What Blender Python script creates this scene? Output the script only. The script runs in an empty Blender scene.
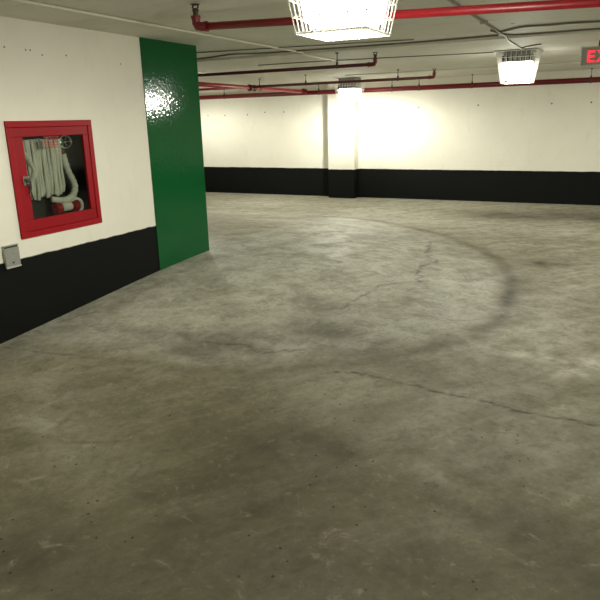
import bpy, bmesh, math, random
import numpy as np
from mathutils import Vector, Matrix
random.seed(7)
sc = bpy.context.scene
COL = sc.collection
PI = math.pi

# ------------------------------------------------------------------ helpers
def link(o, parent=None):
    COL.objects.link(o)
    if parent: o.parent = parent
    return o

def obj(name, bm, mats, parent=None, smooth=False, loc=None):
    me = bpy.data.meshes.new(name)
    bmesh.ops.recalc_face_normals(bm, faces=bm.faces)
    bm.to_mesh(me); bm.free()
    for m in (mats if isinstance(mats, (list, tuple)) else [mats]): me.materials.append(m)
    if smooth:
        for p in me.polygons: p.use_smooth = True
    o = bpy.data.objects.new(name, me)
    if loc: o.location = loc
    return link(o, parent)

def thing(name, label, cat, loc=(0, 0, 0), group=None):
    o = bpy.data.objects.new(name, None); o.empty_display_size = .05
    o.location = loc
    tag(o, label, cat, group)
    return link(o)

def tag(o, label, cat, group=None, kind=None):
    o['label'] = label; o['category'] = cat
    if group: o['group'] = group
    if kind: o['kind'] = kind

def box(bm, x0, x1, y0, y1, z0, z1, mi=0, bevel=0):
    vs = [bm.verts.new((x, y, z)) for x in (x0, x1) for y in (y0, y1) for z in (z0, z1)]
    q = [(0, 1, 3, 2), (4, 6, 7, 5), (0, 4, 5, 1), (2, 3, 7, 6), (0, 2, 6, 4), (1, 5, 7, 3)]
    fs = []
    for f in q:
        fc = bm.faces.new([vs[i] for i in f]); fc.material_index = mi; fs.append(fc)
    if bevel:
        es = list({e for f in fs for e in f.edges})
        bmesh.ops.bevel(bm, geom=es, offset=bevel, segments=2, affect='EDGES', profile=.5)
    return vs

def frustum(bm, hx0, hy0, z0, hx1, hy1, z1, mi_side=0, mi_bot=None, mi_top=None):
    a = [bm.verts.new((sx * hx0, sy * hy0, z0)) for sx, sy in ((-1, -1), (1, -1), (1, 1), (-1, 1))]
    b = [bm.verts.new((sx * hx1, sy * hy1, z1)) for sx, sy in ((-1, -1), (1, -1), (1, 1), (-1, 1))]
    for i in range(4):
        j = (i + 1) % 4
        bm.faces.new((a[i], a[j], b[j], b[i])).material_index = mi_side
    bm.faces.new(a[::-1]).material_index = mi_side if mi_top is None else mi_top
    bm.faces.new(b).material_index = mi_side if mi_bot is None else mi_bot

def tube(bm, pts, r, seg=12, caps=True, mi=0, radii=None):
    """sweep a circle along a polyline"""
    pts = [Vector(p) for p in pts]
    n = len(pts); rings = []
    d0 = (pts[1] - pts[0]).normalized()
    up = Vector((0, 0, 1)) if abs(d0.z) < .9 else Vector((1, 0, 0))
    u = d0.cross(up).normalized()
    for i in range(n):
        if i == 0: d = pts[1] - pts[0]
        elif i == n - 1: d = pts[-1] - pts[-2]
        else: d = (pts[i + 1] - pts[i]).normalized() + (pts[i] - pts[i - 1]).normalized()
        d.normalize()
        u = (u - d * u.dot(d)).normalized(); v = d.cross(u)
        rr = radii[i] if radii else r
        rings.append([bm.verts.new(pts[i] + (u * math.cos(2 * PI * k / seg) + v * math.sin(2 * PI * k / seg)) * rr) for k in range(seg)])
    for i in range(n - 1):
        for k in range(seg):
            l = (k + 1) % seg
            bm.faces.new((rings[i][k], rings[i][l], rings[i + 1][l], rings[i + 1][k])).material_index = mi
    if caps:
        bm.faces.new(rings[0][::-1]).material_index = mi; bm.faces.new(rings[-1]).material_index = mi

def bar(bm, a, b, w):
    """thin square wire"""
    tube(bm, [a, b], w, seg=4)

def lathe(bm, prof, origin=(0, 0, 0), axis='z', seg=16, mi=0):
    rings = []
    ox, oy, oz = origin
    for r, h in prof:
        ring = []
        for k in range(seg):
            c, s = math.cos(2 * PI * k / seg) * r, math.sin(2 * PI * k / seg) * r
            p = {'z': (c, s, h), 'x': (h, c, s), 'y': (c, h, s)}[axis]
            ring.append(bm.verts.new((ox + p[0], oy + p[1], oz + p[2])))
        rings.append(ring)
    for i in range(len(rings) - 1):
        for k in range(seg):
            l = (k + 1) % seg
            bm.faces.new((rings[i][k], rings[i][l], rings[i + 1][l], rings[i + 1][k])).material_index = mi
    bm.faces.new(rings[0][::-1]).material_index = mi; bm.faces.new(rings[-1]).material_index = mi

def arc_pts(ctrl, n=24):
    """Catmull-Rom through control points"""
    P = [Vector(c) for c in ctrl]; P = [P[0] * 2 - P[1]] + P + [P[-1] * 2 - P[-2]]
    out = []
    for i in range(1, len(P) - 2):
        for k in range(n):
            t = k / n
            out.append(.5 * (2 * P[i] + (P[i + 1] - P[i - 1]) * t + (2 * P[i - 1] - 5 * P[i] + 4 * P[i + 1] - P[i + 2]) * t * t
                             + (3 * P[i] - P[i - 1] - 3 * P[i + 1] + P[i + 2]) * t ** 3))
    out.append(P[-2])
    return out

# ------------------------------------------------------------------ materials
class NT:
    def __init__(s, name):
        s.m = bpy.data.materials.new(name); s.m.use_nodes = True
        s.t = s.m.node_tree; s.n = s.t.nodes; s.l = s.t.links
        s.b = s.n['Principled BSDF']
        s.geo = None
    def pos(s):
        if not s.geo: s.geo = s.n.new('ShaderNodeNewGeometry')
        return s.geo.outputs['Position']
    def noise(s, scale, detail=4, rough=.55, vec=None, stretch=None, dist=0):
        v = vec or s.pos()
        if stretch:
            mp = s.n.new('ShaderNodeMapping'); mp.inputs['Scale'].default_value = stretch
            s.l.new(v, mp.inputs['Vector']); v = mp.outputs[0]
        n = s.n.new('ShaderNodeTexNoise'); n.inputs['Scale'].default_value = scale
        n.inputs['Detail'].default_value = detail; n.inputs['Roughness'].default_value = rough
        n.inputs['Distortion'].default_value = dist
        s.l.new(v, n.inputs['Vector']); return n.outputs['Fac']
    def ramp(s, fac, stops):
        r = s.n.new('ShaderNodeValToRGB'); e = r.color_ramp.elements
        while len(e) < len(stops): e.new(.5)
        for i, (p, c) in enumerate(stops):
            e[i].position = p; e[i].color = (*(c if isinstance(c, (list, tuple)) else (c, c, c)), 1)
        s.l.new(fac, r.inputs['Fac']); return r.outputs['Color']
    def mix(s, fac, a, b, blend='MIX'):
        m = s.n.new('ShaderNodeMix'); m.data_type = 'RGBA'; m.blend_type = blend
        for sock, v in ((m.inputs['Factor'], fac), (m.inputs[6], a), (m.inputs[7], b)):
            if isinstance(v, (int, float)): sock.default_value = v
            elif isinstance(v, (tuple, list)): sock.default_value = (*v, 1)
            else: s.l.new(v, sock)
        return m.outputs[2]
    def math(s, op, a, b=None, clamp=False):
        m = s.n.new('ShaderNodeMath'); m.operation = op; m.use_clamp = clamp
        for i, v in enumerate((a, b)):
            if v is None: continue
            if isinstance(v, (int, float)): m.inputs[i].default_value = v
            else: s.l.new(v, m.inputs[i])
        return m.outputs[0]
    def attr(s, name):
        a = s.n.new('ShaderNodeAttribute'); a.attribute_name = name
        return a.outputs['Fac']
    def bump(s, h, strength=.3, dist=.01):
        b = s.n.new('ShaderNodeBump'); b.inputs['Strength'].default_value = strength
        b.inputs['Distance'].default_value = dist
        s.l.new(h, b.inputs['Height']); s.l.new(b.outputs[0], s.b.inputs['Normal'])
    def color(s, c):
        if isinstance(c, (tuple, list)): s.b.inputs['Base Color'].default_value = (*c, 1)
        else: s.l.new(c, s.b.inputs['Base Color'])
        return s
    def set(s, **k):
        for a, v in k.items(): s.b.inputs[a.replace('_', ' ')].default_value = v
        return s

def simple(name, col, rough=.5, metal=0, var=.12, scale=25, spec=.5):
    t = NT(name)
    n = t.noise(scale, 3)
    t.color(t.mix(n, tuple(c * (1 - var) for c in col), tuple(min(1, c * (1 + var)) for c in col)))
    t.set(Roughness=rough, Metallic=metal, Specular_IOR_Level=spec)
    return t.m

# painted wall: off-white above, black band below a given height
def wall_mat(name, band, white=(.76, .74, .64), scuff=.25):
    t = NT(name)
    n1 = t.noise(1.3, 5, .6); n2 = t.noise(7, 5, .65, stretch=(1, 1, .35)); n3 = t.noise(34, 3)
    w = t.mix(t.ramp(n1, [(.35, 0.), (.7, 1.)]), white, tuple(c * .93 for c in white))
    w = t.mix(t.math('MULTIPLY', t.ramp(n2, [(.56, 0.), (.78, 1.)]), scuff), w, tuple(c * .66 for c in white))
    # faint vertical formwork streaks and board joints
    k = t.mix(n1, (.0030, .0036, .0030), (.0052, .0058, .0050))
    sep = t.n.new('ShaderNodeSeparateXYZ'); t.l.new(t.pos(), sep.inputs[0])
    wob = t.math('MULTIPLY', t.math('SUBTRACT', t.noise(9, 4), .5), .02)
    z = t.math('ADD', sep.outputs[2], wob)
    m = t.ramp(t.math('MULTIPLY', t.math('SUBTRACT', z, band - .5), 1.0), [(.4975, 0.), (.5025, 1.)])
    t.color(t.mix(m, k, w))
    t.set(Roughness=.7, Specular_IOR_Level=.12)
    t.bump(t.math('ADD', t.math('MULTIPLY', n3, .3), n2), .25, .006)
    return t.m

M = {}
M['wall_left'] = wall_mat('wall_left_paint', .690, scuff=.18)
M['wall_back'] = wall_mat('wall_back_paint', .603)
t = NT('tie_hole_grey'); t.color((.14, .125, .10)); t.set(Roughness=.9); M['tie_hole'] = t.m

t = NT('green_gloss_paint')
n = t.noise(2.2, 4); f = t.noise(38, 1.5, .5)
t.color(t.mix(n, (.005, .076, .020), (.008, .098, .027)))
t.set(Roughness=.08, Specular_IOR_Level=.20); t.bump(f, .36, .0038); M['green'] = t.m

t = NT('ceiling_concrete_paint')
n1 = t.noise(.9, 6, .6); n2 = t.noise(6, 5, .6, stretch=(.35, 1, 1))
c = t.mix(t.ramp(n1, [(.3, 0.), (.75, 1.)]), (.68, .67, .585), (.55, .545, .47))
c = t.mix(t.math('MULTIPLY', t.ramp(n2, [(.55, 0.), (.8, 1.)]), .45), c, (.36, .35, .29))
t.color(c); t.set(Roughness=.75, Specular_IOR_Level=.2); t.bump(n2, .25, .01); M['ceiling'] = t.m

# floor concrete: attributes hold the worn / stained / cracked zones
t = NT('floor_concrete')
big = t.noise(.75, 6, .62, dist=.4); mid = t.noise(3.2, 8, .68, dist=.5); fine = t.noise(26, 6, .72)
rot = t.n.new('ShaderNodeMapping'); rot.inputs['Rotation'].default_value = (0, 0, -.92); t.l.new(t.pos(), rot.inputs['Vector'])
sweep = t.noise(2.6, 8, .68, vec=rot.outputs[0], stretch=(.55, 1.9, 1), dist=.35)
grain = t.noise(9, 7, .72, vec=rot.outputs[0], stretch=(.9, 1.1, 1))
c = t.mix(t.ramp(big, [(.34, 0.), (.66, 1.)]), (.180, .165, .094), (.262, .246, .158))
c = t.mix(t.math('MULTIPLY', t.ramp(mid, [(.42, 0.), (.66, 1.)]), .55), c, (.135, .122, .074))
c = t.mix(t.math('MULTIPLY', t.ramp(sweep, [(.46, 0.), (.66, 1.)]), .55), c, (.345, .328, .235))
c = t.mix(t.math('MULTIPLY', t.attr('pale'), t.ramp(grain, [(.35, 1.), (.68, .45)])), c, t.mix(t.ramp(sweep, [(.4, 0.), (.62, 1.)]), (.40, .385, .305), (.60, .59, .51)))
worn_c = t.mix(t.ramp(mid, [(.38, 0.), (.62, 1.)]), (.56, .557, .480), (.30, .298, .245))
worn_c = t.mix(t.math('MULTIPLY', t.ramp(sweep, [(.5, 0.), (.66, 1.)]), .4), worn_c, (.23, .23, .195))
c = t.mix(t.math('MULTIPLY', t.attr('worn'), t.ramp(big, [(.35, .85), (.7, .5)])), c, worn_c)
wp = t.math('MULTIPLY', t.attr('patch'), t.ramp(t.noise(9, 5), [(.35, .35), (.55, 1.)]))
c = t.mix(wp, c, (.66, .64, .54))
dk = t.math('MULTIPLY', t.attr('stain'), t.ramp(mid, [(.3, .6), (.65, 1.)]))
c = t.mix(dk, c, (.060, .053, .032))
blot = t.noise(5.5, 9, .74, dist=.9)
c = t.mix(t.math('MULTIPLY', t.ramp(blot, [(.54, 0.), (.62, 1.)]), .40), c, (.125, .118, .085))
c = t.mix(t.math('MULTIPLY', t.ramp(blot, [(.34, 1.), (.42, 0.)]), .30), c, (.58, .56, .45))
c = t.mix(t.math('MULTIPLY', t.ramp(grain, [(.50, 0.), (.64, 1.)]), .28), c, (.11, .10, .066))
c = t.mix(t.math('MULTIPLY', t.ramp(fine, [(.48, 0.), (.68, 1.)]), .28), c, (.08, .072, .045))
c = t.mix(t.math('MULTIPLY', t.ramp(fine, [(.30, 1.), (.42, 0.)]), .20), c, (.55, .53, .42))
# pits
vo = t.n.new('ShaderNodeTexVoronoi'); vo.inputs['Scale'].default_value = 15; t.l.new(t.pos(), vo.inputs['Vector'])
pit = t.math('LESS_THAN', vo.outputs['Distance'], .10)
pm = t.ramp(t.noise(1.3, 3), [(.46, 0.), (.52, 1.)])
vc = t.n.new('ShaderNodeSeparateColor'); t.l.new(vo.outputs['Color'], vc.inputs[0])
pit = t.math('MULTIPLY', t.math('MULTIPLY', pit, t.math('GREATER_THAN', vc.outputs[0], .3)), t.math('MULTIPLY', pm, t.attr('pitted')))
c = t.mix(t.math('MULTIPLY', pit, .75), c, (.03, .026, .016))
c = t.mix(t.attr('crack'), c, (.035, .030, .020))
t.color(c)
t.l.new(t.ramp(mid, [(.3, .55), (.7, .8)]), t.b.inputs['Roughness'])
t.set(Specular_IOR_Level=.25)
h = t.math('SUBTRACT', t.math('ADD', t.math('MULTIPLY', fine, .35), mid), t.math('ADD', t.math('MULTIPLY', pit, .8), t.attr('crack')))
t.bump(h, .35, .008); M['floor'] = t.m

M['red_frame'] = simple('red_enamel', (.28, .0028, .0085), .4, var=.1, spec=.2)
M['red_door'] = simple('red_enamel_door', (.255, .0028, .0085), .36, var=.08, spec=.2)
M['red_pipe'] = simple('red_pipe_paint', (.26, .008, .013), .36, spec=.45, var=.2, scale=9)
M['red_fit'] = simple('red_fitting_paint', (.13, .006, .008), .5, var=.2)
M['dark_pipe'] = simple('dark_red_pipe_paint', (.075, .006, .008), .5, var=.2, scale=9)
M['main_pipe'] = simple('shaded_red_main_paint', (.13, .005, .008), .42, spec=.35, var=.25, scale=4)  # whole run kept darker; shade from overhead light put into the red
M['brass_dark'] = simple('aged_brass', (.07, .06, .04), .45, .8, var=.3)
M['iron'] = simple('dark_iron', (.07, .06, .05), .6, .5)
M['chrome'] = simple('chrome', (.75, .75, .72), .12, 1, var=.04)
M['copper'] = simple('copper_coupling', (.28, .13, .06), .35, .9)
M['hose'] = None
t = NT('hose_canvas'); n = t.noise(90, 2, stretch=(1, 1, 1)); n2 = t.noise(12, 4)
t.color(t.mix(n2, (.80, .78, .66), (.55, .54, .45))); t.set(Roughness=.9); t.bump(n, .4, .003); M['hose'] = t.m
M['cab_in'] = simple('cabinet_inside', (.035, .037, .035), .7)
M['conduit'] = simple('white_conduit', (.66, .64, .55), .5, var=.06)
M['conduit_g'] = simple('grey_conduit', (.30, .29, .24), .5, var=.1)
M['cable'] = simple('grey_cable', (.16, .155, .13), .7)
M['galv'] = simple('galvanised_plate', (.27, .28, .245), .5, .35, var=.2, scale=30)
M['galv_l'] = simple('pale_plate_edge', (.48, .47, .40), .5, .3, var=.15)  # paler metal for the box body and bottom lip
M['black'] = simple('black_hole', (.012, .012, .01), .7)
M['fix_white'] = simple('white_fixture_enamel', (.72, .71, .64), .45, var=.05)
M['fix_grey'] = simple('grey_fixture_housing', (.34, .335, .30), .5, var=.1)
t = NT('translucent_white_wire'); t.color((.85, .84, .79)); t.set(Roughness=.4)
tl = t.n.new('ShaderNodeBsdfTranslucent'); tl.inputs[0].default_value = (.9, .89, .84, 1); mx = t.n.new('ShaderNodeMixShader'); mx.inputs[0].default_value = .55  # translucent mix added so the wires whiten as under lamp bloom
t.l.new(t.b.outputs[0], mx.inputs[1]); t.l.new(tl.outputs[0], mx.inputs[2]); t.l.new(mx.outputs[0], t.n['Material Output'].inputs['Surface']); M['wire'] = t.m
M['sign_face'] = simple('exit_sign_face', (.30, .30, .26), .5, var=.08)
M['sign_box'] = simple('exit_sign_housing', (.55, .54, .48), .45, var=.06)
def emis(name, col, s):
    t = NT(name); n = t.noise(8, 2)
    t.color((.8, .8, .8)); t.b.inputs['Emission Color'].default_value = (*col, 1)
    t.l.new(t.math('MULTIPLY', t.ramp(n, [(.3, .92), (.7, 1.)]), s), t.b.inputs['Emission Strength'])
    return t.m
LENS_COL = (1., .985, .90)
M['lens_side'] = emis('lamp_lens', LENS_COL, 12)
M['red_led'] = emis('red_lit_letter', (1., .03, .055), 1.25)
M['red_led'].node_tree.nodes['Principled BSDF'].inputs['Base Color'].default_value = (.25, .01, .02, 1)
t = NT('cabinet_glass'); t.n.remove(t.b)
out = t.n['Material Output']; tr = t.n.new('ShaderNodeBsdfTransparent'); gl = t.n.new('ShaderNodeBsdfGlossy')
tr.inputs[0].default_value = (.62, .66, .62, 1); gl.inputs['Roughness'].default_value = .06; gl.inputs[0].default_value = (.8, .8, .8, 1)
mx = t.n.new('ShaderNodeMixShader'); mx.inputs[0].default_value = .045; t.l.new(tr.outputs[0], mx.inputs[1]); t.l.new(gl.outputs[0], mx.inputs[2])
t.l.new(mx.outputs[0], out.inputs['Surface']); M['glass'] = t.m
M['sticker_red'] = simple('red_sticker_print', (.45, .05, .05), .6)
M['sticker_dark'] = simple('dark_sticker_print', (.06, .05, .04), .6)

# ------------------------------------------------------------------ dimensions
XL = -3.9          # left wall face
YB = 12.6          # back wall face
ZC = 2.369         # ceiling
X_FAR, X_R, Y_REAR = -11.5, 4.5, -4.0
YG0, YG1 = 4.725, 5.575   # green column

def fz(x, y):
    A = .29 * np.exp(-((y - 6) / 3.2) ** 2)
    t = np.clip((x + 3.9) / 4.5, 0, 1)
    return A * (1 - .75 * (t * t * (3 - 2 * t)))

# ------------------------------------------------------------------ floor
def build_floor():
    xs = np.concatenate([np.arange(X_FAR - .3, -4.1, .12), np.arange(-4.1, 1.2, .02), np.arange(1.2, X_R + .31, .1)])
    ys = np.concatenate([np.arange(Y_REAR - .3, 1.0, .12), np.arange(1.0, 7.6, .02), np.arange(7.6, 9.6, .04), np.arange(9.6, YB + .3, .06)])
    gx, gy = np.meshgrid(xs, ys); nx, ny = len(xs), len(ys)
    X, Y = gx.ravel(), gy.ravel(); Z = fz(X, Y)
    co = np.stack([X, Y, Z], 1).astype(np.float32)
    i = np.arange(nx * ny).reshape(ny, nx)
    F = np.stack([i[:-1, :-1].ravel(), i[:-1, 1:].ravel(), i[1:, 1:].ravel(), i[1:, :-1].ravel()], 1).astype(np.int32)
    me = bpy.data.meshes.new('floor')
    me.vertices.add(len(co)); me.vertices.foreach_set('co', co.ravel())
    me.loops.add(F.size); me.loops.foreach_set('vertex_index', F.ravel())
    me.polygons.add(len(F)); me.polygons.foreach_set('loop_start', np.arange(0, F.size, 4, dtype=np.int32))
    me.polygons.foreach_set('use_smooth', np.ones(len(F), dtype=bool))
    me.update(calc_edges=True)
    rng = np.random.default_rng(3)
    # low-frequency wobble so that no mark is ruler-straight
    wx = .035 * np.sin(5.1 * X + 3.3 * Y) + .02 * np.sin(13 * Y - 7 * X + 1)
    wy = .035 * np.sin(4.3 * Y - 2.7 * X + 2) + .02 * np.sin(11 * X + 5 * Y)
    def dist(poly, PX, PY, val=None):
        D = np.full(X.shape, 9.); Vv = np.zeros(X.shape)
        for k in range(len(poly) - 1):
            ax, ay = poly[k][:2]; bx, by = poly[k + 1][:2]
            dx, dy = bx - ax, by - ay
            tt = np.clip(((PX - ax) * dx + (PY - ay) * dy) / (dx * dx + dy * dy + 1e-9), 0, 1)
            d = np.hypot(PX - ax - tt * dx, PY - ay - tt * dy)
            m = d < D
            D[m] = d[m]
            if val is not None: Vv[m] = (val[k] * (1 - tt) + val[k + 1] * tt)[m]
        return D, Vv
    def sm(a, b, v):
        t = np.clip((v - a) / (b - a), 0, 1); return t * t * (3 - 2 * t)
    # the big swept tyre arc
    arc = [(-4.57, 9.18), (-4.1, 9.38), (-3.46, 9.24), (-2.73, 8.75), (-2.0, 8.12), (-1.31, 7.3), (-1.0, 6.76), (-.80, 6.1), (-.70, 5.5), (-.69, 4.9), (-.81, 4.4), (-1.05, 3.98), (-1.32, 3.68), (-1.68, 3.38), (-1.99, 3.16), (-2.38, 3.05), (-2.81, 2.97), (-3.39, 2.95), (-3.95, 2.9)]
    strength = [.3, .4, .45, .45, .48, .5, .6, .85, .9, .75, .48, .30, .30, .32, .28, .22, .15, .1, .06]
    width = [.10, .10, .10, .10, .10, .09, .085, .08, .08, .08, .08, .075, .07, .07, .06, .06, .05, .05, .05]
    D, S = dist(arc, X + wx * .5, Y + wy * .5, strength); _, Wd = dist(arc, X + wx * .5, Y + wy * .5, width)
    stain = S * np.exp(-(D / Wd) ** 2) * .95
    # inside of the arc: cleaner, worn grey concrete
    poly = np.array(arc + [(-3.95, 9.0)])
    inside = np.zeros(X.shape, bool); j = len(poly) - 1
    for k in range(len(poly)):
        xi, yi = poly[k]; xj, yj = poly[j]
        c = ((yi > Y) != (yj > Y)) & (X < (xj - xi) * (Y - yi) / (yj - yi + 1e-9) + xi)
        inside ^= c; j = k
    sd = np.where(inside, D, -D)
    worn = sm(-.03, .22, sd) * .85
    worn *= 1 - .35 * sm(-3.2, -4.2, -Y) * 0
    # pale strip of floor close to the left wall
    worn = np.maximum(worn, .6 * np.exp(-((X - XL) / .45) ** 2) * sm(2.2, 2.9, Y) * (X > XL - .1))
    # cracks
    crack = np.zeros(X.shape)
    def add_crack(pl, w=.010, s=.9, jit=.035, sub=7):
        P = []
        for k in range(len(pl) - 1):
            for q in range(sub):
                tq = q / sub
                P.append((pl[k][0] * (1 - tq) + pl[k + 1][0] * tq + rng.normal(0, jit * .35), pl[k][1] * (1 - tq) + pl[k + 1][1] * tq + rng.normal(0, jit * .35)))
        P.append(pl[-1])
        val = list(np.clip(rng.normal(.75, .3, len(P)), .15, 1))
        d, v = dist(P, X, Y, val)
        np.maximum(crack, s * v * np.exp(-(d / w) ** 2), out=crack)
    add_crack([(-1.95, 7.58), (-1.85, 7.1), (-1.80, 6.75), (-1.57, 6.38), (-1.66, 6.05), (-1.5, 5.5)], w=.011, s=1., jit=.07)
    add_crack([(-1.5, 5.5), (-1.68, 5.35), (-1.8, 5.21), (-1.82, 4.94), (-1.85, 4.72), (-1.89, 4.45)], w=.011, s=.7)
    add_crack([(-1.47, 3.40), (-1.29, 3.45), (-1.05, 3.43), (-.8, 3.40), (-.56, 3.40), (-.36, 3.36), (-.08, 3.38), (.3, 3.36)], w=.009, s=1., jit=.025)
    add_crack([(-2.5, 3.45), (-2.2, 3.52), (-2.05, 3.44), (-1.8, 3.62)], w=.011, s=.6)
    add_crack([(-3.87, 2.84), (-3.6, 2.86), (-3.3, 2.9), (-3.04, 2.93)], w=.010, s=.55)
    add_crack([(-3.82, 3.35), (-3.74, 3.55), (-3.68, 3.62)], w=.012, s=.7)
    add_crack([(-.8, 4.35), (-.5, 4.2), (-.1, 4.25), (.4, 4.1)], w=.011, s=.3)
    add_crack([(-4.7, 9.2), (-4.0, 9.9), (-3.1, 10.6), (-2.5, 10.9)], w=.03, s=.25)
    add_crack([(-3.0, 8.35), (-2.5, 8.0), (-2.1, 8.0), (-1.6, 8.05)], w=.02, s=.3)
    add_crack([(-2.45, 2.05), (-2.28, 2.12), (-2.15, 2.19)], w=.014, s=.45, jit=.01)
    # stains: x, y, sx, sy, rot, strength
    for (x, y, sx, sy, s) in [(-1.5, 10.8, 1.0, .55, .75), (-.3, 11.1, 1.0, .65, .75), (-2.6, 11.1, .5, .25, .25), (-.57, 7.0, .11, .10, .95), (-.55, 6.98, .30, .19, .42), (-.70, 6.15, .075, .28, .55), (-.66, 5.45, .08, .30, .6),
                              (-1.18, 2.52, .22, .16, .62), (-1.5, 2.40, .30, .24, .45), (-1.06, 2.58, .07, .06, .6), (-1.85, 1.35, .55, .30, .55), (-.95, 1.70, .6, .25, .48), (-1.25, 2.15, .22, .30, .38), (-.13, 2.35, .20, .14, .6),
                              (-.42, 2.38, .16, .08, .5), (0.1, 2.1, .25, .22, .55), (-.45, 2.0, .3, .16, .35), (-1.45, 1.75, .25, .2, .35), (-.35, 2.75, .25, .18, .18), (-2.35, 3.45, .28, .16, .62), (-2.7, 3.3, .35, .12, .42), (-1.8, 3.95, .38, .22, .55), (-1.3, 4.0, .2, .16, .4), (-2.05, 3.7, .2, .1, .4), (-1.55, 4.6, .25, .3, .28), (-2.0, 4.5, .25, .2, .4), (-2.9, 3.45, .5, .10, .45), (-1.45, 3.75, .5, .10, .4), (-1.15, 4.7, .14, .2, .35),
                              (-1.1, 3.75, .16, .12, .25), (-.55, 5.2, .13, .30, .25), (-1.35, 2.05, .3, .2, .25), (-2.5, 2.5, .4, .08, .2), (-1.0, 4.9, .2, .2, .2), (.2, 4.9, .4, .5, .12), (-.3, 8.7, .8, .2, .2)]:
        g = np.exp(-(((X + wx - x) / sx) ** 2 + ((Y + wy - y) / sy) ** 2))
        stain = np.maximum(stain, s * g) + .25 * np.minimum(stain, s * g)
    # dusty margin along the foot of the back wall is darker to the right
    patch = np.zeros(X.shape)
    for (x, y, sx, sy, s) in [(-.40, 4.20, .16, .06, 1.), (-.26, 4.24, .10, .045, 1.), (-.10, 4.08, .10, .09, 1.), (.06, 4.28, .12, .14, 1.), (-.17, 4.02, .05, .08, 1.), (-1.0, 4.75, .14, .1, .35), (-1.45, 5.6, .25, .12, .3), (-4.6, 8.3, .6, .16, .6), (-5.6, 9.2, .9, .3, .65), (-4.2, 5.9, .35, .4, .5), (-3.2, 8.2, .3, .1, .3), (-6.3, 11, 1.5, .5, .4), (-3.9, 10.5, 1.2, .5, .35), (-1.2, 9.3, 1.2, .3, .35), (-.6, 2.9, .35, .2, .3), (-2.65, 2.15, .3, .14, .35), (-2.9, 2.5, .4, .12, .3), (-.25, 3.0, .3, .2, .3), (-.62, 2.6, .12, .08, .4), (-2.2, 1.95, .3, .16, .22), (-3.1, 3.9, .3, .5, .25)]:
        patch = np.maximum(patch, s * np.exp(-(((X + wx - x) / sx) ** 2 + ((Y + wy - y) / sy) ** 2)))
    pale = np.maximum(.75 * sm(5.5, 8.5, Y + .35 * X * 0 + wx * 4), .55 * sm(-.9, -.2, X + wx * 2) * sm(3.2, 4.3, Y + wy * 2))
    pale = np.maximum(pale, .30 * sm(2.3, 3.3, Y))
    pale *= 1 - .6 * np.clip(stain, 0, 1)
    pitted = 1 - sm(3.0, 3.8, Y)
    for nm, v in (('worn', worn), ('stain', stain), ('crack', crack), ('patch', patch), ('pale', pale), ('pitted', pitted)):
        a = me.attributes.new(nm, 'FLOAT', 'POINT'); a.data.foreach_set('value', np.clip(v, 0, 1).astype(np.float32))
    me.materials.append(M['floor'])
    o = bpy.data.objects.new('floor', me); o['kind'] = 'structure'; link(o)
build_floor()

# ------------------------------------------------------------------ walls and ceiling
def struct(name, bm, m, smooth=False):
    o = obj(name, bm, m, smooth=smooth); o['kind'] = 'structure'; return o

def dot(bm, x, y, z, nrm, r, mi=1):
    """small shallow plug / tie hole disc lying on a wall face"""
    vs = []
    for k in range(8):
        c, s = math.cos(k * PI / 4) * r, math.sin(k * PI / 4) * r
        vs.append(bm.verts.new((x + nrm[0] * .002 + (0 if nrm[0] else c), y + nrm[1] * .002 + (c if nrm[0] else 0), z + s)))
    bm.faces.new(vs).material_index = mi

# cabinet recess opening in the left wall
CY0, CY1, CZ0, CZ1 = 3.181, 4.011, .831, 1.675     # outer frame
RY0, RY1, RZ0, RZ1 = 3.225, 3.975, .869, 1.635     # recess
b = bmesh.new()
XW = XL - .30
box(b, XW, XL, Y_REAR, RY0, -.15, ZC)
box(b, XW, XL, RY1, YG0, -.15, ZC)
box(b, XW, XL, RY0, RY1, -.15, RZ0)
box(b, XW, XL, RY0, RY1, RZ1, ZC)
box(b, XW, XW + .06, RY0, RY1, RZ0, RZ1)
for y, z in ((3.279, 2.17), (3.46, 2.165), (3.50, 2.167), (3.605, 2.141), (3.841, 2.155), (4.45, 2.13)):
    dot(b, XL, y, z, (1, 0, 0), .007)
struct('wall_left', b, [M['wall_left'], M['tie_hole']])
b = bmesh.new(); box(b, XW, XL + .008, YG0, YG1, -.15, ZC)
struct('column', b, M['green'])
b = bmesh.new(); box(b, X_FAR, X_R, YB, YB + .2, -.15, ZC)
for x, z in ((-8.59, 1.765), (-8.125, 1.76), (-7.527, 1.76), (-7.075, 1.80), (-6.60, 1.795), (-3.6, 1.80), (-2.45, 1.81), (-1.15, 1.80), (-.5, 1.80), (1.2, 1.8)):
    dot(b, x, YB, z, (0, -1, 0), .016)
struct('wall_back', b, [M['wall_back'], M['tie_hole']])
b = bmesh.new(); box(b, -5.455, -4.865, YB - .25, YB, -.15, ZC, bevel=.012)
struct('pilaster', b, M['wall_back'])
b = bmesh.new(); box(b, X_R, X_R + .2, Y_REAR, YB, -.15, ZC); struct('wall_right', b, M['wall_back'])
b = bmesh.new(); box(b, X_FAR - .2, X_FAR, Y_REAR, YB, -.15, ZC); struct('wall_far_left', b, M['wall_back'])
b = bmesh.new(); box(b, X_FAR, X_R, Y_REAR - .2, Y_REAR, -.15, ZC); struct('wall_rear', b, M['wall_back'])
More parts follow.
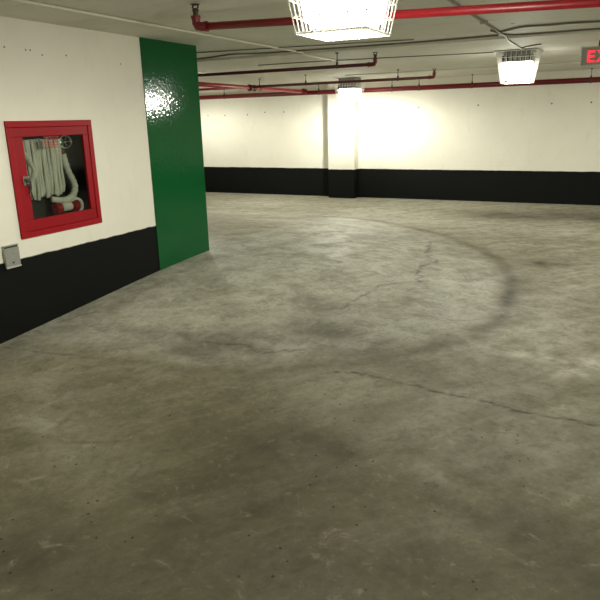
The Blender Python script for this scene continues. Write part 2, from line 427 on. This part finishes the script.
# ceiling slab: shallow drop just past the second row of formwork
b = bmesh.new()
YS = 6.80
box(b, X_FAR - .2, X_R + .2, Y_REAR - .2, YS, ZC, ZC + .2)
box(b, X_FAR - .2, X_R + .2, YS, YB + .2, ZC - .022, ZC + .2)
for x, y in ((-1.9, 5.6), (-.9, 5.9)):
    vs = [b.verts.new((x + .02 * math.cos(k * PI / 4), y + .02 * math.sin(k * PI / 4), ZC - .002)) for k in range(8)]
    b.faces.new(vs).material_index = 1
struct('ceiling', b, [M['ceiling'], M['tie_hole']])
ZF = ZC - .022

# ------------------------------------------------------------------ ceiling lights
IES_V = [0, 10, 20, 30, 40, 50, 60, 70, 78, 84, 90, 96, 105, 120, 180]
IES_C = [.10, .12, .16, .27, .50, .88, 1.18, 1.35, 1.28, 1.08, .66, .42, .22, .12, .03]
txt = bpy.data.texts.new('parking_lamp_ies')
txt.write("IESNA:LM-63-1995\nTILT=NONE\n1 1000 1 %d 1 1 1 0 0 0\n1 1 0\n%s\n0\n%s\n" % (len(IES_V), ' '.join(map(str, IES_V)), ' '.join(str(c * 1000) for c in IES_C)))

def lamp(parent, power, col=(1, .98, .855), dz=-.405):
    L = bpy.data.lights.new('lamp', 'POINT'); L.energy = power / 18; L.color = col; L.shadow_soft_size = .07
    L.use_nodes = True
    nt = L.node_tree; e = nt.nodes['Emission']
    ies = nt.nodes.new('ShaderNodeTexIES'); ies.mode = 'INTERNAL'; ies.ies = txt
    nt.links.new(ies.outputs['Fac'], e.inputs['Strength'])
    o = bpy.data.objects.new('lamp', L); o.location = (0, 0, dz); link(o, parent)

def wire_guard_bm():
    b = bmesh.new()
    top, bot, z0, z1 = .226, .168, -.012, -.352
    w = .0034
    def P(sx, sy, f):   # f 0 top, 1 bottom
        h = top + (bot - top) * f
        return Vector((sx * h, sy * h, z0 + (z1 - z0) * f))
    N = 8
    for k in range(N + 1):
        u = -1 + 2 * k / N
        for side in range(4):
            f = lambda a, ff: {0: P(a, -1, ff), 1: P(1, a, ff), 2: P(a, 1, ff), 3: P(-1, a, ff)}[side]
            bar(b, f(u, 0), f(u, 1), w)
        bar(b, P(u, -1, 1), P(u, 1, 1), w); bar(b, P(-1, u, 1), P(1, u, 1), w)
    for ff in (0, .2, .4, .6, .8, 1):
        ww = w * (1.5 if ff in (0, 1) else 1)
        for side in range(4):
            f = lambda a: {0: P(a, -1, ff), 1: P(1, a, ff), 2: P(a, 1, ff), 3: P(-1, a, ff)}[side]
            bar(b, f(-1), f(1), ww)
    return b

def make_light(loc, label):
    r = thing('caged_ceiling_light', label, 'ceiling light', loc, 'caged parking lights on the ceiling')
    b = bmesh.new(); box(b, -.245, .245, -.245, .245, -.012, 0, bevel=.003); obj('base_plate', b, M['fix_grey'], r)
    b = bmesh.new(); frustum(b, .14, .14, -.012, .175, .175, -.13)
    h = obj('housing', b, M['fix_grey'], r)
    b = bmesh.new()
    for k in range(7):
        x = -.15 + k * .05
        box(b, x - .012, x + .012, -.181, -.170, -.118, -.060)
    obj('vent_slot', b, M['black'], h)
    b = bmesh.new(); frustum(b, .172, .172, -.13, .140, .140, -.325)
    bmesh.ops.bevel(b, geom=list(b.edges), offset=.02, segments=3, affect='EDGES')
    obj('lens', b, M['lens_side'], r, smooth=True)
    obj('wire_guard', wire_guard_bm(), M['wire'], r)
    return r

def copy_tree(o, parent=None):
    c = o.copy(); COL.objects.link(c); c.parent = parent
    for ch in list(o.children):
        if ch.type != 'LIGHT': copy_tree(ch, c)
    return c

L1 = make_light((-1.205, 2.93, ZC), 'nearest and largest caged ceiling light, cut off by the top of the photo')
lights = [L1]
for loc, lab in (((-1.155, 8.2, ZF), 'caged ceiling light left of the red exit sign'),
                 ((-6.16, 8.25, ZF), 'caged ceiling light glowing on the ceiling just behind the green column'),
                 ((-4.60, 11.45, ZF), 'farthest caged ceiling light, glaring in front of the white pilaster')):
    c = copy_tree(L1); c.location = loc
    if loc[1] > 11:
        c.location.z -= .06; b = bmesh.new(); box(b, -.16, .16, -.16, .16, 0, .06, bevel=.004); obj('mounting_box', b, M['fix_grey'], c)
    c['label'] = lab; lights.append(c)
POW = [37, 40, 13, 42]
for o, p in zip(lights, POW): lamp(o, p)
# bare fill lamps added out of view at right and far left, no fixtures
for loc, p in (((3.2, 8.2, ZF), 30), ((3.0, 2.6, ZC), 6), ((-8.6, 11.0, ZF), 22)):
    e = bpy.data.objects.new('fill_lamp_mount', None); e.location = loc; link(e); lamp(e, p)

# ------------------------------------------------------------------ conduits and cables on the ceiling
def run(name, pts, r, mat, label, cat, clips=None, group=None):
    root = thing(name, label, cat, pts[0], group)
    o0 = Vector(pts[0])
    b = bmesh.new(); tube(b, [Vector(p) - o0 for p in pts], r, 8); obj(name.split('_')[-1] + '_run', b, mat, root, smooth=True)
    for p in clips or []:
        b = bmesh.new(); q = Vector(p) - o0
        box(b, q.x - .03, q.x + .03, q.y - .01, q.y + .01, q.z - r - .004, q.z + r + .002)
        obj('pipe_clip', b, mat, root)
    return root
zc = ZC - .011
run('ceiling_conduit', [(-3.29, -3.9, zc), (-3.29, YS - .04, zc), (-3.29, YS + .02, zc - .022), (-3.29, 7.7, zc - .022)], .011, M['conduit'], 'thin white conduit along the ceiling beside the left wall', 'conduit')
run('ceiling_conduit', [(-1.08, 2.9, zc), (-1.08, 6.7, zc), (-1.08, 6.86, zc - .022), (-1.08, 7.93, zc - .022)], .009, M['conduit_g'], 'grey conduit running along the ceiling to the light by the exit sign', 'conduit',
    [(-1.08, y, zc) for y in (4.2, 5.6)])
run('ceiling_conduit', [(-4.3, 10.5, ZF - .01), (-.25, 10.55, ZF - .01), (-.25, 7.65, ZF - .01)], .009, M['conduit'], 'thin white conduit crossing the ceiling toward the exit sign', 'conduit')
zk = ZC - .008
def cable(ctrl, label, r=.008):
    root = thing('ceiling_cable', label, 'cable', ctrl[0])
    o0 = Vector(ctrl[0]); b = bmesh.new(); tube(b, [p - o0 for p in arc_pts(ctrl, 10)], r, 6)
    obj('cable_run', b, M['cable'], root, smooth=True)
cable([(-5.3, 6.75, zk), (-4.5, 6.62, zk), (-4.0, 6.45, zk), (-3.66, 6.58, zk), (-2.85, 6.62, zk), (-1.9, 6.66, zk), (-1.13, 6.60, zk)], 'dark wavy cable along the ceiling between green column and right light', .009)
cable([(-4.6, 6.0, zk), (-3.8, 6.12, zk), (-2.6, 6.3, zk), (-1.9, 6.42, zk)], 'thin dark cable on the ceiling nearest the green column', .006)
cable([(-1.11, 6.41, zk), (-1.02, 6.3, zk), (-.84, 6.12, zk), (-.63, 6.14, zk), (-.45, 6.13, zk), (-.1, 6.22, zk)], 'looping dark cable branching right from the grey conduit', .009)
cable([(-1.13, 6.2, zk), (-1.1, 6.45, zk), (-1.02, 6.66, zk), (-.86, 6.70, zk), (-.4, 6.70, zk), (.3, 6.72, zk)], 'dark cable bending right beside the ceiling drop above the light', .008)
cable([(-1.08, 7.8, zk - .02), (-.97, 7.63, zk - .02), (-.84, 7.5, zk - .02)], 'short cable stub curling beside the right light plate', .008)
cable([(-4.4, 7.7, zk - .022), (-3.38, 7.75, zk - .022), (-1.6, 8.05, zk - .022), (-1.45, 8.1, zk - .022)], 'faint straight cable leading left from the right light', .006)

# ------------------------------------------------------------------ sprinkler pipes
def sprinkler(parent, x, y, z, ztop):
    """upright sprinkler: nipple, body, frame arms, deflector"""
    b = bmesh.new()
    lathe(b, [(.017, 0), (.017, ztop * .45), (.022, ztop * .45), (.022, ztop * .58), (.014, ztop * .62), (.011, ztop * .68)], (x, y, z), seg=10)
    for s in (-1, 1):
        tube(b, [(x + s * .011, y, z + ztop * .6), (x + s * .022, y, z + ztop * .75), (x + s * .016, y, z + ztop * .9), (x, y, z + ztop * .95)], .006, 5)
    h = obj('sprinkler_head', b, M['brass_dark'], parent)
    b = bmesh.new(); lathe(b, [(.030, ztop * .92), (.033, ztop * .96), (.010, ztop)], (x, y, z), seg=12)
    obj('deflector', b, M['brass_dark'], h)

def elbow(parent, p, r, d):
    """fitting at a pipe end: turns from direction d (unit, along pipe inward) to up"""
    b = bmesh.new(); p = Vector(p); d = Vector(d)
    tube(b, [p + d * .075, p + d * .035, p + d * .012 + Vector((0, 0, .004)), p + Vector((0, 0, .022)), p + Vector((0, 0, .06))], r * 1.18, 12)
    tube(b, [p + d * .085, p + d * .065], r * 1.36, 12); tube(b, [p + Vector((0, 0, .05)), p + Vector((0, 0, .066))], r * 1.36, 12)
    obj('elbow_fitting', b, M['red_fit'], parent, smooth=False)

def coupling(parent, p, d, r, mat=None, ln=.05):
    b = bmesh.new(); p = Vector(p); d = Vector(d)
    tube(b, [p - d * ln, p + d * ln], r * 1.28, 12)
    tube(b, [p - d * ln, p - d * (ln - .015)], r * 1.5, 12); tube(b, [p + d * (ln - .015), p + d * ln], r * 1.5, 12)
    o = Vector((d.y, -d.x, 0)) * r * 1.6
    for s in (-1, 1):
        q = p + o * s; box(b, q.x - .016, q.x + .016, q.y - .016, q.y + .016, q.z - .018, q.z + .018)
    obj('pipe_coupling', b, mat or M['red_fit'], parent)

def hanger(parent, p, d, r, ztop):
    """swivel ring and threaded rod up to the slab"""
    b = bmesh.new(); p = Vector(p); d = Vector(d)
    tube(b, [p - d * .010, p + d * .010], r * 1.18, 12)
    tube(b, [(p.x, p.y, p.z + r), (p.x, p.y, ztop - p.z + p.z)], .0055, 6)
    lathe(b, [(.014, 0), (.014, .03)], (p.x, p.y, p.z + r), seg=6)
    lathe(b, [(.020, -.012), (.020, 0)], (p.x, p.y, ztop), seg=8)
    obj('pipe_hanger', b, M['iron'], parent)

def pipe(label, a, c, r, mat, group=None):
    root = thing('sprinkler_pipe', label, 'pipe', a, group)
    b = bmesh.new(); a = Vector(a); c = Vector(c)
    tube(b, [(0, 0, 0), c - a], r, 16); obj('pipe_run', b, mat, root, smooth=True)
    return root, a, c

# nearest branch
r, a, c = pipe('nearest red sprinkler pipe crossing the ceiling behind the largest light', (-2.50, 3.6, 2.222), (3.6, 3.62, 2.03), .023, M['red_pipe'])
d = (c - a).normalized()
elbow(r, (0, 0, 0), .023, d); sprinkler(r, 0, 0, .055, .082)
for s in (1.25, 3.9): hanger(r, d * s, d, .023, ZC - 2.222)
# second branch
r, a, c = pipe('dark red sprinkler branch pipe midway, ending left of the second light', (-5.82, 6.95, 2.200), (-2.49, 6.95, 2.200), .019, M['dark_pipe'])
elbow(r, c - a, .019, (-1, 0, 0)); sprinkler(r, c.x - a.x, 0, .055, .072)
hanger(r, (2.875, 0, 0), Vector((1, 0, 0)), .019, ZF - 2.2); hanger(r, (.5, 0, 0), Vector((1, 0, 0)), .019, ZF - 2.2)
# third branch
r, a, c = pipe('thin red sprinkler branch pipe just in front of the farthest light', (-5.782, 10.0, 2.199), (-2.63, 10.0, 2.206), .021, M['dark_pipe'])
elbow(r, c - a, .021, (-1, 0, 0)); sprinkler(r, c.x - a.x, 0, .06, .07)
for s in (2.577, .972): hanger(r, (s, 0, .003), Vector((1, 0, 0)), .021, ZF - 2.199)
r, a, c = pipe('short thin red branch pipe left of the thick feed pipe joint', (-8.2, 10.0, 2.196), (-5.938, 10.0, 2.199), .021, M['red_pipe'])
hanger(r, (1.2, 0, .002), Vector((1, 0, 0)), .021, ZF - 2.199)
# feed main running away
r, a, c = pipe('thick red feed pipe running away from behind the green column', (-5.86, 6.0, 2.200), (-5.86, 12.195, 2.175), .036, M['red_pipe'])
Y1 = Vector((0, 1, 0)); coupling(r, (0, 4.0, -.016), Y1, .038, M['dark_pipe'], .09)
hanger(r, (0, 4.28, -.017), Y1, .036, ZF - 2.2)
coupling(r, (0, 6.10, -.024), Y1, .038, None, .05)
# back main
r, a, c = pipe('long thick red main pipe along the top of the back wall', (-11.2, 12.25, 2.150), (4.3, 12.25, 2.160), .044, M['main_pipe'])
X1 = Vector((1, 0, 0))
for x in (-7.886, -5.60, -4.041, -3.506, -2.513, -.527, 1.4): hanger(r, (x + 11.2, 0, .005), X1, .044, ZF - 2.15)

# ------------------------------------------------------------------ exit sign
def text_mesh(name, s, size, mat, parent, loc, rot, depth=.003):
    cu = bpy.data.curves.new(name, 'FONT'); cu.body = s; cu.size = size; cu.extrude = depth; cu.offset = size * .028
    cu.align_x = 'CENTER'; cu.align_y = 'CENTER'; cu.space_character = 1.22
    tmp = bpy.data.objects.new('tmp', cu); COL.objects.link(tmp)
    dg = bpy.context.evaluated_depsgraph_get(); dg.update()
    me = bpy.data.meshes.new_from_object(tmp.evaluated_get(dg)); bpy.data.objects.remove(tmp)
    me.name = name; me.materials.clear(); me.materials.append(mat)
    o = bpy.data.objects.new(name, me); o.location = loc; o.rotation_euler = rot
    return link(o, parent)
ex = thing('exit_sign', 'red lit EXIT sign hanging from ceiling at the right edge', 'exit sign', (-.225, 7.62, 2.104))
b = bmesh.new(); box(b, -.225, .225, -.02, .02, 0, .188, bevel=.004); hs = obj('sign_housing', b, M['sign_box'], ex)
b = bmesh.new(); box(b, -.212, .212, -.0235, -.0195, .010, .178); obj('sign_face', b, M['sign_face'], ex)
text_mesh('exit_letters', 'EXIT', .160, M['red_led'], ex, (.026, -.0255, .084), (PI / 2, 0, 0))
b = bmesh.new(); box(b, -.06, .06, -.022, .022, .186, ZF - 2.104, bevel=.003); obj('ceiling_mount', b, M['iron'], ex)

# ------------------------------------------------------------------ fire hose cabinet (world axes, origin at its lower near corner)
cab = thing('fire_hose_cabinet', 'red fire hose cabinet with glass door set in the left wall', 'fire hose cabinet', (XL, CY0, CZ0))
W_, H_ = CY1 - CY0, CZ1 - CZ0
def ring(b, y0, y1, z0, z1, t, x0, x1, tl=None, bev=.003):
    t4 = tl or (t, t, t, t)   # left, right, bottom, top
    box(b, x0, x1, y0, y1, z0, z0 + t4[2], bevel=bev); box(b, x0, x1, y0, y1, z1 - t4[3], z1, bevel=bev)
    box(b, x0, x1, y0, y0 + t4[0], z0 + t4[2], z1 - t4[3], bevel=bev); box(b, x0, x1, y1 - t4[1], y1, z0 + t4[2], z1 - t4[3], bevel=bev)
b = bmesh.new(); ring(b, 0, W_, 0, H_, .045, 0, .018); obj('trim_frame', b, M['red_frame'], cab)
# door ring: opening y .135-.73  z .132-.735
door = None
b = bmesh.new(); ring(b, .046, W_ - .046, .046, H_ - .046, .09, -.012, .012, (.088, .057, .084, .066))
door = obj('door', b, M['red_door'], cab)
GY0, GY1, GZ0, GZ1 = .134, W_ - .103, .130, H_ - .112
b = bmesh.new(); b.faces.new([b.verts.new((-.002, y, z)) for y, z in ((GY0 - .01, GZ0 - .01), (GY1 + .01, GZ0 - .01), (GY1 + .01, GZ1 + .01), (GY0 - .01, GZ1 + .01))]); obj('glass_pane', b, M['glass'], door)
# latch: bright plate, ring pull and red seal tab
b = bmesh.new(); ring(b, .078, .150, .385, .452, .014, .012, .022, bev=.002); box(b, .012, .016, .086, .142, .393, .444)
la = obj('latch', b, M['chrome'], door)
b = bmesh.new(); tube(b, [(.030, .108, .425), (.034, .125, .41), (.036, .128, .37), (.034, .118, .33)], .006, 8); box(b, .016, .03, .1, .118, .41, .432)
obj('pull_lever', b, M['iron'], la)
b = bmesh.new(); tube(b, arc_pts([(.03, .118, .385), (.03, .125, .34), (.026, .140, .30), (.022, .150, .27)], 6), .005, 6); obj('seal_cord', b, M['black'], la)
# sticker on the glass: dark pictogram block and lines of illegible red print
b = bmesh.new(); box(b, .0005, .0012, .285, .318, .64, .70); obj('sticker_pictogram', b, M['sticker_dark'], door)
b = bmesh.new()
for k, z in enumerate((.722, .704, .684, .664, .646)):
    y = .335 + .012 * (k % 2)
    while y < .46 + .03 * (k == 0):
        l = random.uniform(.010, .028); box(b, .0005, .0012, y, min(y + l, .505), z - .004, z + .004); y += l + random.uniform(.005, .010)
obj('sticker_print', b, M['sticker_red'], door)
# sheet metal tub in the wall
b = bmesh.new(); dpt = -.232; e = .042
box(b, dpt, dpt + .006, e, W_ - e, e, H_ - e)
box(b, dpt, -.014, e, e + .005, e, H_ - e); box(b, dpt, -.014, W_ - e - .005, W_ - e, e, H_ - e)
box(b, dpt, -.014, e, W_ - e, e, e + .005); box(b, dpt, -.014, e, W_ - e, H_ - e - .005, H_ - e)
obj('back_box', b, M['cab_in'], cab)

# hose folded on the rack
O = Vector((XL, CY0, CZ0))
rack = thing('hose_rack', 'steel rack bar inside the cabinet carrying the folded hose', 'hose rack', O)
b = bmesh.new(); tube(b, [(-.224, .20, .715), (-.13, .20, .715), (-.13, .52, .715), (-.224, .52, .715)], .009, 8); obj('rack_bar', b, M['iron'], rack)
b = bmesh.new()
for k in range(11):
    y = .215 + k * .027; tube(b, [(-.13, y, .715), (-.12, y, .725), (-.10, y, .725)], .004, 6)
obj('rack_pin', b, M['iron'], rack)
hose = thing('fire_hose', 'folded off-white fire hose hanging inside the red cabinet', 'fire hose', O)
b = bmesh.new()
# vertical pleats: each fold is a flattened loop hanging from the rack
n = 13
for k in range(n):
    y = .185 + k * .0285 + random.uniform(-.003, .003)
    zb = .262 + .012 * math.sin(k * 1.7) + .0015 * k
    zt = .715 + random.uniform(-.004, .006)
    lean = .03 * (1 - k / n)
    path = [(-.02, y + lean * .0, zt - .01), (-.018, y + .002, zt - .10), (-.020, y + .004, zt - .25), (-.024, y + .006, zb + .06), (-.035, y + .006, zb)]
    path = arc_pts([(p[0] - .045 + .006 * math.sin(k * 2.3), p[1] + .0, p[2]) for p in path], 5)
    rr = [.0135 + .0025 * math.sin(i * .55 + k) for i in range(len(path))]
    tube(b, path, .0145, 8, radii=rr)
    for q in (.0145,):
        tube(b, [(p.x - .075, p.y, p.z) for p in path], .015, 6)
obj('folded_hose', b, M['hose'], hose, smooth=True)
# loose first fold crossing diagonally at the left
b = bmesh.new()
p = arc_pts([(-.05, .155, .725), (-.042, .165, .64), (-.038, .205, .56), (-.036, .238, .48), (-.04, .215, .42), (-.045, .175, .36), (-.06, .165, .30)], 8)
tube(b, p, .017, 10, radii=[.016 + .005 * math.sin(i * .5) for i in range(len(p))])
p = arc_pts([(-.055, .145, .73), (-.052, .150, .62), (-.055, .152, .50), (-.06, .148, .40)], 6)
tube(b, p, .012, 8)
obj('loose_fold', b, M['hose'], hose, smooth=True)
# lead-in length from the valve curving down and back
b = bmesh.new()
p = arc_pts([(-.10, .598, .585), (-.095, .605, .52), (-.09, .625, .44), (-.085, .655, .37), (-.085, .668, .31), (-.085, .640, .255), (-.09, .580, .225), (-.10, .52, .222), (-.12, .44, .24)], 8)
tube(b, p, .026, 14, radii=[.026 + .002 * math.sin(i * 1.3) for i in range(len(p))])
obj('hose_lead', b, M['hose'], hose, smooth=True)
# nozzle lying at the bottom: white barrel with a red collar at each end
b = bmesh.new(); lathe(b, [(.030, -.05), (.034, -.04), (.034, .04), (.030, .05)], (-.10, .565, .165), 'y', 16)
nz = obj('nozzle', b, M['hose'], hose, smooth=False)
for y in (.475, .655):
    b = bmesh.new()
    lathe(b, [(.030, -.035), (.044, -.025), (.046, 0), (.044, .025), (.030, .035)], (-.10, y, .160), 'y', 12)
    lathe(b, [(.018, -.05), (.018, .05)], (-.10, y, .160), 'y', 10)
    obj('red_collar', b, M['red_frame'], nz)
b = bmesh.new(); p = arc_pts([(-.09, .60, .205), (-.08, .66, .222), (-.075, .705, .195), (-.08, .715, .14), (-.1, .70, .11)], 6); tube(b, p, .014, 8)
obj('hose_end', b, M['hose'], hose, smooth=True)
# angle valve
va = thing('hose_valve', 'chrome hose valve at upper right inside the red cabinet', 'valve', O)
b = bmesh.new()
lathe(b, [(.030, -.045), (.036, -.03), (.040, 0), (.036, .03), (.024, .05)], (-.12, .60, .672), 'z', 16)
lathe(b, [(.024, -.115), (.028, -.10), (.028, .0), (.02, .01)], (-.11, .60, .672), 'x', 14)
lathe(b, [(.02, -.09), (.024, -.08), (.024, .07), (.018, .08)], (-.12, .60, .675), 'y', 12)
obj('valve_body', b, M['chrome'], va, smooth=True)
b = bmesh.new()
wr = [(-.06 + 0, .60 + .062 * math.cos(k * PI / 10), .68 + .050 * math.sin(k * PI / 10)) for k in range(21)]
tube(b, wr, .009, 8, caps=False)
for k in range(5):
    a_ = k * 2 * PI / 5; bar(b, (-.06, .60, .68), (-.06, .60 + .06 * math.cos(a_), .68 + .048 * math.sin(a_)), .006)
lathe(b, [(.014, -.06), (.014, .012)], (-.06, .60, .68), 'x', 10)
obj('handwheel', b, M['chrome'], va, smooth=True)
b = bmesh.new(); lathe(b, [(.026, -.03), (.031, -.03), (.031, -.01), (.025, -.005), (.025, .03), (.029, .035)], (-.105, .599, .600), 'z', 12)
obj('coupling', b, M['copper'], va)

# ------------------------------------------------------------------ small grey cover box below the cabinet
bx = thing('metal_wall_box', 'small grey metal cover box on left wall below the cabinet', 'wall box', (XL, 3.002, .645))
b = bmesh.new(); w, h = .128, .170
box(b, 0, .018, .006, w - .006, .004, h - .004, bevel=.002); obj('box_body', b, M['galv_l'], bx)
b = bmesh.new()
vs = [b.verts.new(p) for p in [(.016, 0, .012), (.016, w, .012), (.022, w, h - .022), (.022, 0, h - .022), (.028, 0, .012), (.028, w, .012), (.029, w, h - .022), (.029, 0, h - .022)]]
for f in ((3, 2, 1, 0), (4, 5, 6, 7), (0, 1, 5, 4), (1, 2, 6, 5), (2, 3, 7, 6), (3, 0, 4, 7)): b.faces.new([vs[i] for i in f])
bmesh.ops.bevel(b, geom=list(b.edges), offset=.003, segments=2, affect='EDGES')
cv = obj('cover_plate', b, M['galv'], bx)
b = bmesh.new(); lathe(b, [(.007, .027), (.0075, .0292), (.004, .0294)], (0, w / 2 - .0, .038), 'x', 10); obj('screw_hole', b, M['black'], cv)
b = bmesh.new(); box(b, .016, .0235, .010, w - .004, h - .022, h - .010); obj('top_gap', b, M['black'], bx)
b = bmesh.new(); box(b, .014, .031, .000, w, h - .011, h - .004, bevel=.002); obj('hinge_lip', b, M['galv'], bx)
b = bmesh.new(); box(b, .014, .031, -.001, w + .001, .000, .013, bevel=.003); obj('bottom_lip', b, M['galv_l'], bx)

# ------------------------------------------------------------------ camera, world, colour
right = Vector((.8965560, .4422885, -.0238361)); down = Vector((.1025381, -.2596041, -.9602561)); fwd = Vector((-.4308982, .8584792, -.2781010))
cam = bpy.data.cameras.new('camera'); co = bpy.data.objects.new('camera', cam); COL.objects.link(co)
mw = Matrix.Identity(4)
for i in range(3):
    mw[i][0] = right[i]; mw[i][1] = -down[i]; mw[i][2] = -fwd[i]
mw.translation = (0, 0, 1.64); co.matrix_world = mw
cam.sensor_width = 36; cam.sensor_fit = 'HORIZONTAL'; cam.lens = 36 * 625 / 600; cam.clip_start = .02
sc.camera = co
w = bpy.data.worlds.new('world'); sc.world = w; w.use_nodes = True
w.node_tree.nodes['Background'].inputs[0].default_value = (1, .97, .85, 1); w.node_tree.nodes['Background'].inputs[1].default_value = 0.02
sc.view_settings.view_transform = 'Standard'; sc.view_settings.look = 'None'
sc.view_settings.exposure = 0
sc.cycles.max_bounces = 10; sc.cycles.diffuse_bounces = 6; sc.cycles.sample_clamp_indirect = 4
